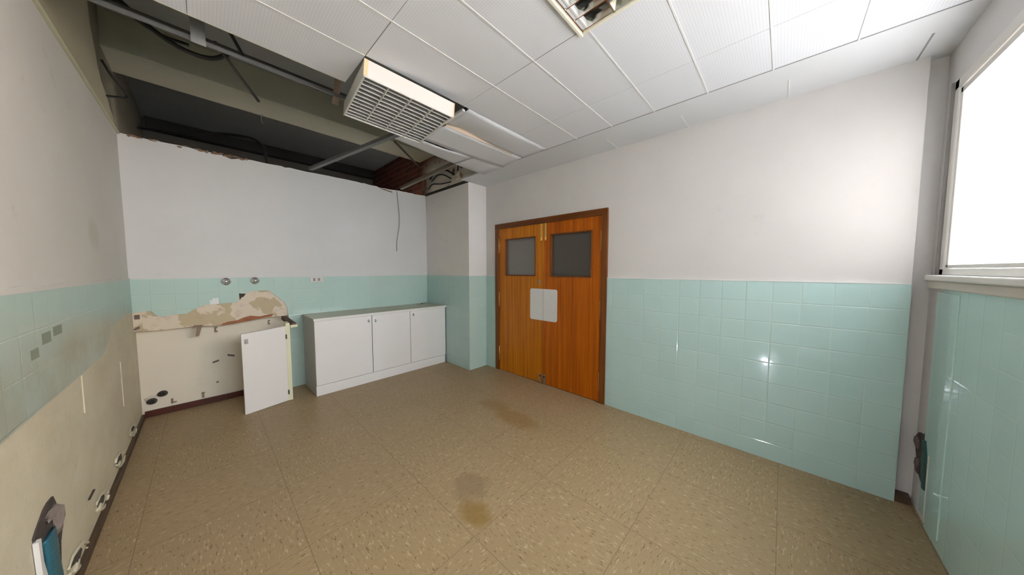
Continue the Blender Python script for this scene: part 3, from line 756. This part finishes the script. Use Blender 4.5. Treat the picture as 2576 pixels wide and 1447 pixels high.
def cable(pts, r, mat, label, grp=None, name='cable', cat='cable'):
    return tag(MB().tube(arc(pts, 10), r, 8).build(name, mat, None, True), label, cat, grp)
cable([(-0.40, 2.75, 3.02), (-0.28, 2.78, 2.93), (-0.16, 2.80, 2.84), (-0.03, 2.80, 2.78), (0.10, 2.80, 2.79), (0.20, 2.75, 2.86)], 0.014, M['cable'], 'thick black cable looping down through the void beside the left wall')
cable([(-0.40, 2.80, 3.05), (-0.26, 2.85, 2.92), (-0.13, 2.88, 2.86), (0.0, 2.88, 2.86)], 0.010, M['cable'], 'thinner black cable just above the thick looping one')
cable([(-0.42, 5.2, 2.95), (-0.1, 5.0, 2.93), (0.25, 4.8, 2.98), (0.5, 4.45, 2.86), (0.56, 4.37, 2.60)], 0.016, M['cable'], 'black cable arching down behind the head of the rear wall')
cable([(-L + 0.02, 3.62, 2.90), (-L + 0.05, 3.70, 2.84), (-L + 0.10, 3.86, 2.78), (-L + 0.05, 3.84, 2.745), (-L + 0.01, 3.80, 2.72)], 0.008, M['cable'], 'short black cable end curling out of the upper left wall')
cable([(0.52, 4.3, 3.13), (0.50, 4.2, 3.02), (0.51, 4.1, 2.95)], 0.003, M['wire'], 'thin pale wire dangling from the beam', name='wire', cat='wire')
cable([(0.30, 2.20, 2.70), (0.42, 2.2, 2.66), (0.55, 2.16, 2.66)], 0.004, M['wire'], 'thin pale wire lying just inside the ceiling edge', name='wire', cat='wire')
cable([(2.46, 4.05, 2.80), (2.44, 3.85, 2.86), (2.44, 3.62, 2.84), (2.46, 3.42, 2.74)], 0.012, M['cable'], 'black flex arching over the plastered brick, the uppermost one')
cable([(2.46, 4.0, 2.76), (2.44, 3.82, 2.80), (2.44, 3.66, 2.78), (2.46, 3.5, 2.70)], 0.009, M['cable'], 'black flex arching over the plastered brick, just below the uppermost')
cable([(2.46, 4.1, 2.66), (2.44, 3.95, 2.70), (2.43, 3.7, 2.655), (2.46, 3.5, 2.65)], 0.009, M['cable'], 'black flex low on the plastered brick, nearest the pillar top')
cable([(2.46, 3.36, 2.90), (2.44, 3.30, 2.84), (2.45, 3.32, 2.76)], 0.009, M['cable'], 'short black flex hanging down on the right side of the plastered brick')
cable([(2.008, 4.217, 2.565), (2.02, 4.212, 2.40), (2.035, 4.21, 2.22), (2.03, 4.21, 2.05), (2.0, 4.21, 1.90), (1.985, 4.212, 1.78), (1.985, 4.21, 1.68)], 0.0045, M['wire'], 'thin grey wire hanging down the rear wall from its broken head', name='wire', cat='wire')
ct = MB().blob((2.45, 3.30, 2.68), (0.03, 0.045, 0.05), 5, 2, 0.35)
tag(ct.build('mortar_lump', M['torn']), 'pale lump of mortar on the brick at the pillar top', 'rubble')

# ------------------------------------------------------------------ hanging luminaire (white louvre)
hl = empty('ceiling_light')
Lw, Ld, Lh = 0.560, 0.570, 0.090
hm = MB(); t = 0.006
hm.box(0, Lw, Ld - t, Ld, 0, Lh).box(0, t, 0, Ld, 0, Lh).box(Lw - t, Lw, 0, Ld, 0, Lh).box(0, Lw, 0, Ld, Lh - t, Lh)
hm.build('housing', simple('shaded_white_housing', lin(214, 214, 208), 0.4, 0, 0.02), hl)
MB().box(0.020, Lw - 0.006, -0.002, 0.006, 0, Lh, 0.001).build('side_panel', simple('lit_white_panel', lin(246, 238, 232), 0.4, 0, 0.01), hl)  # near panel paler, housing greyer: light and shade put into the whites
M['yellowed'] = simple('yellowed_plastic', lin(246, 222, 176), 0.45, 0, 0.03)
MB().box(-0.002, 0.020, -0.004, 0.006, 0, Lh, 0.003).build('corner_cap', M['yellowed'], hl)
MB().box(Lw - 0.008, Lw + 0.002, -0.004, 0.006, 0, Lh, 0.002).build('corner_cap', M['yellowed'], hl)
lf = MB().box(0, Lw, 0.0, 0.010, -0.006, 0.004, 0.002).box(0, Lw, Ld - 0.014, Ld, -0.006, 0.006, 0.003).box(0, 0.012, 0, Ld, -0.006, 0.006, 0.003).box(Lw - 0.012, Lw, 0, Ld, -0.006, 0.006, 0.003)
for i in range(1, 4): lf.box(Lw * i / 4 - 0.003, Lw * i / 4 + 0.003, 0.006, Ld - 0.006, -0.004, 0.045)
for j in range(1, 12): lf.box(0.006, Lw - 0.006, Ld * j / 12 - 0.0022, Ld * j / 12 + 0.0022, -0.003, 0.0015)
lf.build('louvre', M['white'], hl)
bl_ = MB()
for j in range(1, 12): bl_.box(0.008, Lw - 0.008, Ld * j / 12 - 0.0012, Ld * j / 12 + 0.0012, 0.0016, 0.036)
for i in range(4): bl_.box(Lw * (i + 0.5) / 4 - 0.0012, Lw * (i + 0.5) / 4 + 0.0012, 0.006, Ld - 0.006, 0.010, 0.040)
bl_.build('louvre_blades', simple('shaded_louvre_plastic', lin(172, 172, 169), 0.3, 0, 0.05, 20), hl)  # blade sides greyed for the shade between them; their edges stay white
MB().box(0.006, Lw - 0.006, 0.008, Ld - 0.008, Lh - 0.010, Lh - 0.006).build('reflector', simple('grey_reflector', lin(176, 176, 173), 0.4), hl)
for i in range(4):
    MB().tube([(Lw * (i + 0.5) / 4, 0.02, 0.062), (Lw * (i + 0.5) / 4, Ld - 0.02, 0.062)], 0.013, 12).build('tube_lamp', M['tube'], hl)
hl.location = (0.655, 1.745, 2.483)
hl.rotation_euler = (R(1.39), R(4.47), R(-6.7))
tag(hl, 'white louvred luminaire hanging askew out of the ceiling beside the open hole', 'ceiling light', 'ceiling luminaires')
# dark liner of its opening
# ------------------------------------------------------------------ recessed mirror luminaire at the top of the view
ml = empty('ceiling_light', (1.0, 0.44, C)); tag(ml, 'recessed luminaire with mirror louvre, cut off by the top of the picture', 'ceiling light', 'ceiling luminaires')
x0, x1, y0, y1 = 0.70, 1.345, 0.115, 0.785
MB().box(x0, x1, y0, y0 + 0.004, C - 0.004, C + 0.1).box(x0, x1, y1 - 0.004, y1, C - 0.004, C + 0.1).box(x0, x0 + 0.004, y0, y1, C - 0.004, C + 0.1).box(x1 - 0.004, x1, y0, y1, C - 0.004, C + 0.1).box(x0, x1, y0, y1, C + 0.096, C + 0.1).build('housing', M['steel'], ml)
MB().box(x0 - 0.01, x1 + 0.01, y1 - 0.006, y1 + 0.010, C - 0.016, C + 0.002, 0.003).box(x0 - 0.01, x1 + 0.01, y0 - 0.01, y0 + 0.006, C - 0.016, C + 0.002, 0.003).box(x0 - 0.01, x0 + 0.006, y0, y1, C - 0.016, C + 0.002, 0.003).box(x1 - 0.006, x1 + 0.010, y0, y1, C - 0.008, C + 0.002, 0.003).build('trim_frame', simple('ivory_trim', lin(244, 240, 222), 0.35), ml)
lv = MB(); nb = 4
for k in range(nb + 1):                                     # long V-shaped mirror blades along x
    yc = y0 + 0.012 + (y1 - y0 - 0.024) * k / nb
    lv.poly([(yc - 0.004, C - 0.006), (yc + 0.004, C - 0.006), (yc + 0.020, C + 0.05), (yc - 0.020, C + 0.05)], 0, x0 + 0.006, x1 - 0.006)
for k in range(9):                                          # cross blades
    xc = x0 + 0.012 + (x1 - x0 - 0.024) * k / 8
    lv.poly([(xc - 0.002, C - 0.003), (xc + 0.002, C - 0.003), (xc + 0.012, C + 0.045), (xc - 0.012, C + 0.045)], 1, y0 + 0.006, y1 - 0.006)
lv.build('mirror_louvre', M['mirror'], ml)
for k in range(4):
    yc = y0 + 0.012 + (y1 - y0 - 0.024) * (k + 0.5) / 4
    MB().tube([(x0 + 0.02, yc, C + 0.070), (x1 - 0.02, yc, C + 0.070)], 0.013, 12).build('tube_lamp', M['tube'], ml)

# ------------------------------------------------------------------ double door
d1 = struct(empty('door_1', (W, 2.1, 0)))
FW = 0.066
MB().box(W - 0.016, XP + 0.14, DY0, DY0 + FW, 0, DZ - FW, 0.004).box(W - 0.016, XP + 0.14, DY1 - FW, DY1, 0, DZ - FW, 0.004).build('door_frame', M['frame'], d1)
MB().poly([(DY0, DZ - FW), (DY0 + 0.002, DZ), (DY1 - 0.002, DZ), (DY1, DZ - FW)], 0, W - 0.016, XP + 0.14).build('door_head', M['frame_h'], d1)
YM = 2.103
XD = W + 0.004                                               # face of the leaves
def rrect(mb, y0, y1, z0, z1, r, corners, xa, xb):
    pts = []
    for (cy, cz, a0, on) in ((y1 - r, z1 - r, 0, 'tr'), (y0 + r, z1 - r, 90, 'tl'), (y0 + r, z0 + r, 180, 'bl'), (y1 - r, z0 + r, 270, 'br')):
        if on in corners:
            for k in range(7): a = R(a0 + 90 * k / 6); pts.append((cy + r * math.cos(a), cz + r * math.sin(a)))
        else:
            pts.append(({'t': 0}.get('x', (y1 if on[1] == 'r' else y0)), z1 if on[0] == 't' else z0))
    mb.poly(pts, 0, xa, xb)
def leaf(ya, yb, wy0, wy1, wz0, wz1, veneer, pane):
    mb = MB()
    zt_ = DZ - FW + 0.004
    mb.box(XD, XD + 0.04, ya, wy0, 0.006, zt_).box(XD, XD + 0.04, wy1, yb, 0.006, zt_).box(XD, XD + 0.04, wy0, wy1, 0.006, wz0).box(XD, XD + 0.04, wy0, wy1, wz1, zt_)
    lfm = mb.build('door_leaf', veneer, d1)
    b = 0.014
    mo = MB()
    mo.box(XD - 0.008, XD + 0.03, wy0 - 0.002, wy0 + b, wz0, wz1, 0.003).box(XD - 0.008, XD + 0.03, wy1 - b, wy1 + 0.002, wz0, wz1, 0.003)
    mo.box(XD - 0.008, XD + 0.03, wy0, wy1, wz0 - 0.002, wz0 + b, 0.003).box(XD - 0.008, XD + 0.03, wy0, wy1, wz1 - b, wz1 + 0.002, 0.003)
    mo.build('glazing_bead', M['frame'], lfm)
    MB().box(XD + 0.022, XD + 0.028, wy0 + 0.01, wy1 - 0.01, wz0 + 0.01, wz1 - 0.01).build('frosted_pane', pane, lfm)
    return lfm
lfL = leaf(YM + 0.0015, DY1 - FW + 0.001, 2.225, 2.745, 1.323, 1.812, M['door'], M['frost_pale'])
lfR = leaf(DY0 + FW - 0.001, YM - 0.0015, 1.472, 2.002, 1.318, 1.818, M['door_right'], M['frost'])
mb = MB(); rrect(mb, YM + 0.002, 2.308, 0.785, 1.170, 0.028, ('tr', 'br'), XD - 0.004, XD); mb.build('push_plate', M['plate'], lfL)
mb = MB(); rrect(mb, 1.903, YM - 0.002, 0.785, 1.170, 0.028, ('tl', 'bl'), XD - 0.004, XD); mb.build('push_plate', M['plate'], lfR)
for (lf_, yc) in ((lfL, 2.140), (lfR, 2.078)):
    o = MB().box(XD - 0.004, XD, yc - 0.013, yc + 0.013, 1.752, 1.956, 0.002).build('flush_bolt', M['brass'], lf_)
    MB().box(XD - 0.010, XD - 0.003, yc - 0.006, yc + 0.006, 1.765, 1.79, 0.002).build('bolt_slide', M['brass'], o)
    o = MB().box(XD - 0.014, XD, yc - 0.016, yc + 0.016, 0.008, 0.120, 0.006).build('floor_bolt', M['steel'], lf_)
    MB().box(XD - 0.018, XD - 0.012, yc - 0.006, yc + 0.006, 0.085, 0.105, 0.002).build('bolt_slide', M['dark'], o)
mt = Matrix.Translation((XD, 2.163, 1.252)) @ Matrix.Rotation(R(-90), 4, 'Y') @ Matrix.Diagonal((1.5, 1, 1, 1))
o = MB().lathe([(0.015, 0), (0.015, 0.003), (0.012, 0.004)], mt, 18).build('keyhole_plate', M['steel'], lfL)
MB().box(XD - 0.006, XD - 0.003, 2.160, 2.166, 1.242, 1.262).build('keyhole', M['dark'], o)
for (yh, z0_, z1_) in ((2.858, 1.63, 1.83), (2.858, 0.90, 1.095), (2.858, 0.142, 0.34), (1.366, 1.60, 1.80), (1.366, 0.88, 1.08), (1.366, 0.127, 0.32)):
    MB().tube([(W - 0.006, yh, z0_), (W - 0.006, yh, z1_)], 0.006, 10).build('hinge', M['brass'], d1)
# unlit lobby behind the doors is closed off
struct(MB().box(XP + 0.14, XP + 0.2, DY0 - 0.1, DY1 + 0.1, 0, DZ + 0.1).build('trim_8', M['dark']))

# ------------------------------------------------------------------ white base cabinet with worktop
bc = empty('base_cabinet', (1.63, 3.96, 0)); tag(bc, 'long white three-door base cabinet against the tiled rear wall', 'cabinet')
YF = 3.715
cb_ = MB(); cb_.box(0.796, 0.812, YF + 0.002, D, 0.0, 0.838).box(2.455, 2.47, YF + 0.002, D, 0.05, 0.838).box(0.812, 2.455, YF + 0.004, D, 0.11, 0.125).box(0.812, 2.455, D - 0.01, D, 0.11, 0.838).box(1.393, 1.409, YF + 0.004, D - 0.01, 0.12, 0.838).box(1.90, 1.912, YF + 0.004, D - 0.01, 0.12, 0.838)
cb_.build('carcass', M['lamgrey'], bc)
MB().box(0.794, 2.46, YF - 0.012, YF + 0.004, 0.0, 0.112, 0.002).build('plinth', M['lam'], bc)
for (a, b, kx, kz) in ((0.797, 1.3965, 1.361, 0.772), (1.4045, 1.903, 1.443, 0.765), (1.9085, 2.466, 1.952, 0.782)):
    dr = MB().box(a, b, YF - 0.017, YF + 0.001, 0.118, 0.836, 0.0015).build('cabinet_door', M['lam'], bc)
    mt = Matrix.Translation((kx, YF - 0.017, kz)) @ Matrix.Rotation(R(90), 4, 'X') @ Matrix.Diagonal((1, 1.5, 1, 1))
    MB().lathe([(0.014, 0), (0.014, 0.004), (0.010, 0.007), (0.009, 0.012), (0.004, 0.014)], mt, 18).build('cabinet_lock', M['chrome'], dr)
MB().box(2.470, 2.474, YF + 0.02, D, 0.06, 0.83).build('side_shadow', M['dark'], bc)  # black sheet standing in for the shadow gap by the pillar
wt = empty('worktop', (1.63, 3.95, 0.84)); tag(wt, 'speckled beige worktop with a white front edge on the base cabinet', 'worktop')
MB().box(0.79, 2.480, YF - 0.022, D, 0.839, 0.866, 0.001).build('slab', M['worktop'], wt)
MB().box(0.788, 2.482, YF - 0.027, YF - 0.020, 0.838, 0.867, 0.002).build('front_edge', M['white'], wt)
cable([(2.25, 4.16, 0.869), (2.27, 4.10, 0.871), (2.30, 4.08, 0.871), (2.33, 4.11, 0.870), (2.32, 4.15, 0.869)], 0.0022, M['cable'], 'bit of dark wire lying on the worktop by the rear wall', name='wire_scrap', cat='wire')
cable([(2.36, 4.19, 0.869), (2.40, 4.195, 0.872), (2.45, 4.19, 0.869)], 0.003, M['cable'], 'short dark wire end on the worktop in the corner by the pillar', name='wire_scrap', cat='wire')

# ------------------------------------------------------------------ remains of the sink cabinet
sc = empty('cabinet_remnant', (0.59, 3.85, 0)); tag(sc, 'leftover side panel of a removed sink cabinet with its white door standing open', 'cabinet')
MB().box(0.566, 0.602, 3.815, 3.96, 0.0, 0.835, 0.002).build('side_panel', M['cream'], sc)
dq = [(0.213, 3.742), (0.563, 3.812)]
dr = MB()
nx = Vector((0.07, -0.35, 0)).normalized() * 0.009
a, b = Vector((0.214, 3.742, 0)), Vector((0.563, 3.815, 0))
def dp(p, z, s): return (p.x + nx.x * s - 0.012 * z / 0.8 * 0, p.y + nx.y * s, z)
dr.hexa([dp(a, 0.0, 1), dp(b, 0.006, 1), dp(b, 0.006, -1), dp(a, 0.0, -1), dp(a, 0.785, 1), dp(b, 0.806, 1), dp(b, 0.806, -1), dp(a, 0.785, -1)])
dro = dr.build('cabinet_door', M['lam'], sc)
for z in (0.095, 0.695):
    MB().box(0.560, 0.572, 3.798, 3.814, z - 0.024, z + 0.024, 0.002).build('hinge', simple('dark_hinge', lin(90, 86, 82), 0.4, 0.6), sc)
MB().box(0.236, 0.262, 3.731, 3.740, 0.69, 0.735, 0.002).box(0.243, 0.256, 3.724, 3.732, 0.698, 0.715, 0.002).build('lock', M['steel'], dro)
MB().box(0.604, 0.668, 3.80, 3.83, 0.785, 0.812, 0.003).build('rail_stub', M['cream'], sc)
bt = MB(); bt.hexa([(0.588, 4.20, 0.825), (0.628, 4.20, 0.825), (0.665, 3.845, 0.79), (0.622, 3.845, 0.79), (0.588, 4.20, 0.868), (0.628, 4.20, 0.868), (0.665, 3.845, 0.825), (0.622, 3.845, 0.825)])
tag(bt.build('batten', M['timber']), 'dark timber batten running from the broken ledge to the cabinet remnant', 'batten')

# ------------------------------------------------------------------ chrome tap roses and socket on the rear tiles
for (x_, z_, lab) in ((0.152, 1.281, 'chrome domed tap rose on the rear tiles, the left one nearer the corner'), (0.378, 1.284, 'chrome domed tap rose on the rear tiles, the right one nearer the socket')):
    e = empty('tap_rose', (x_, D, z_)); tag(e, lab, 'tap', 'chrome tap roses')
    mt = Matrix.Translation((x_, D, z_)) @ Matrix.Rotation(R(90), 4, 'X')
    MB().lathe([(0.044, 0), (0.044, 0.004), (0.038, 0.016), (0.030, 0.024), (0.022, 0.028)], mt).build('rose', M['chrome'], e)
    MB().lathe([(0.020, 0.024), (0.024, 0.032), (0.024, 0.044), (0.018, 0.052), (0.006, 0.055)], mt).build('cap', M['chrome'], e)
e = empty('wall_socket', (0.953, D, 1.28)); tag(e, 'white double socket plate on the rear tiles above the base cabinet', 'socket')
MB().box(0.888, 1.019, D - 0.010, D, 1.250, 1.314, 0.003).build('cover_plate', M['plastic'], e)
for xx in (0.928, 0.978):
    MB().box(xx - 0.014, xx + 0.014, D - 0.012, D - 0.009, 1.262, 1.300, 0.001).build('outlet', simple('grey_outlet', lin(176, 170, 164), 0.5), e)
    MB().box(xx - 0.006, xx - 0.001, D - 0.013, D - 0.0115, 1.268, 1.278).box(xx - 0.006, xx + 0.003, D - 0.013, D - 0.0115, 1.284, 1.292).build('slot', M['dark'], e)
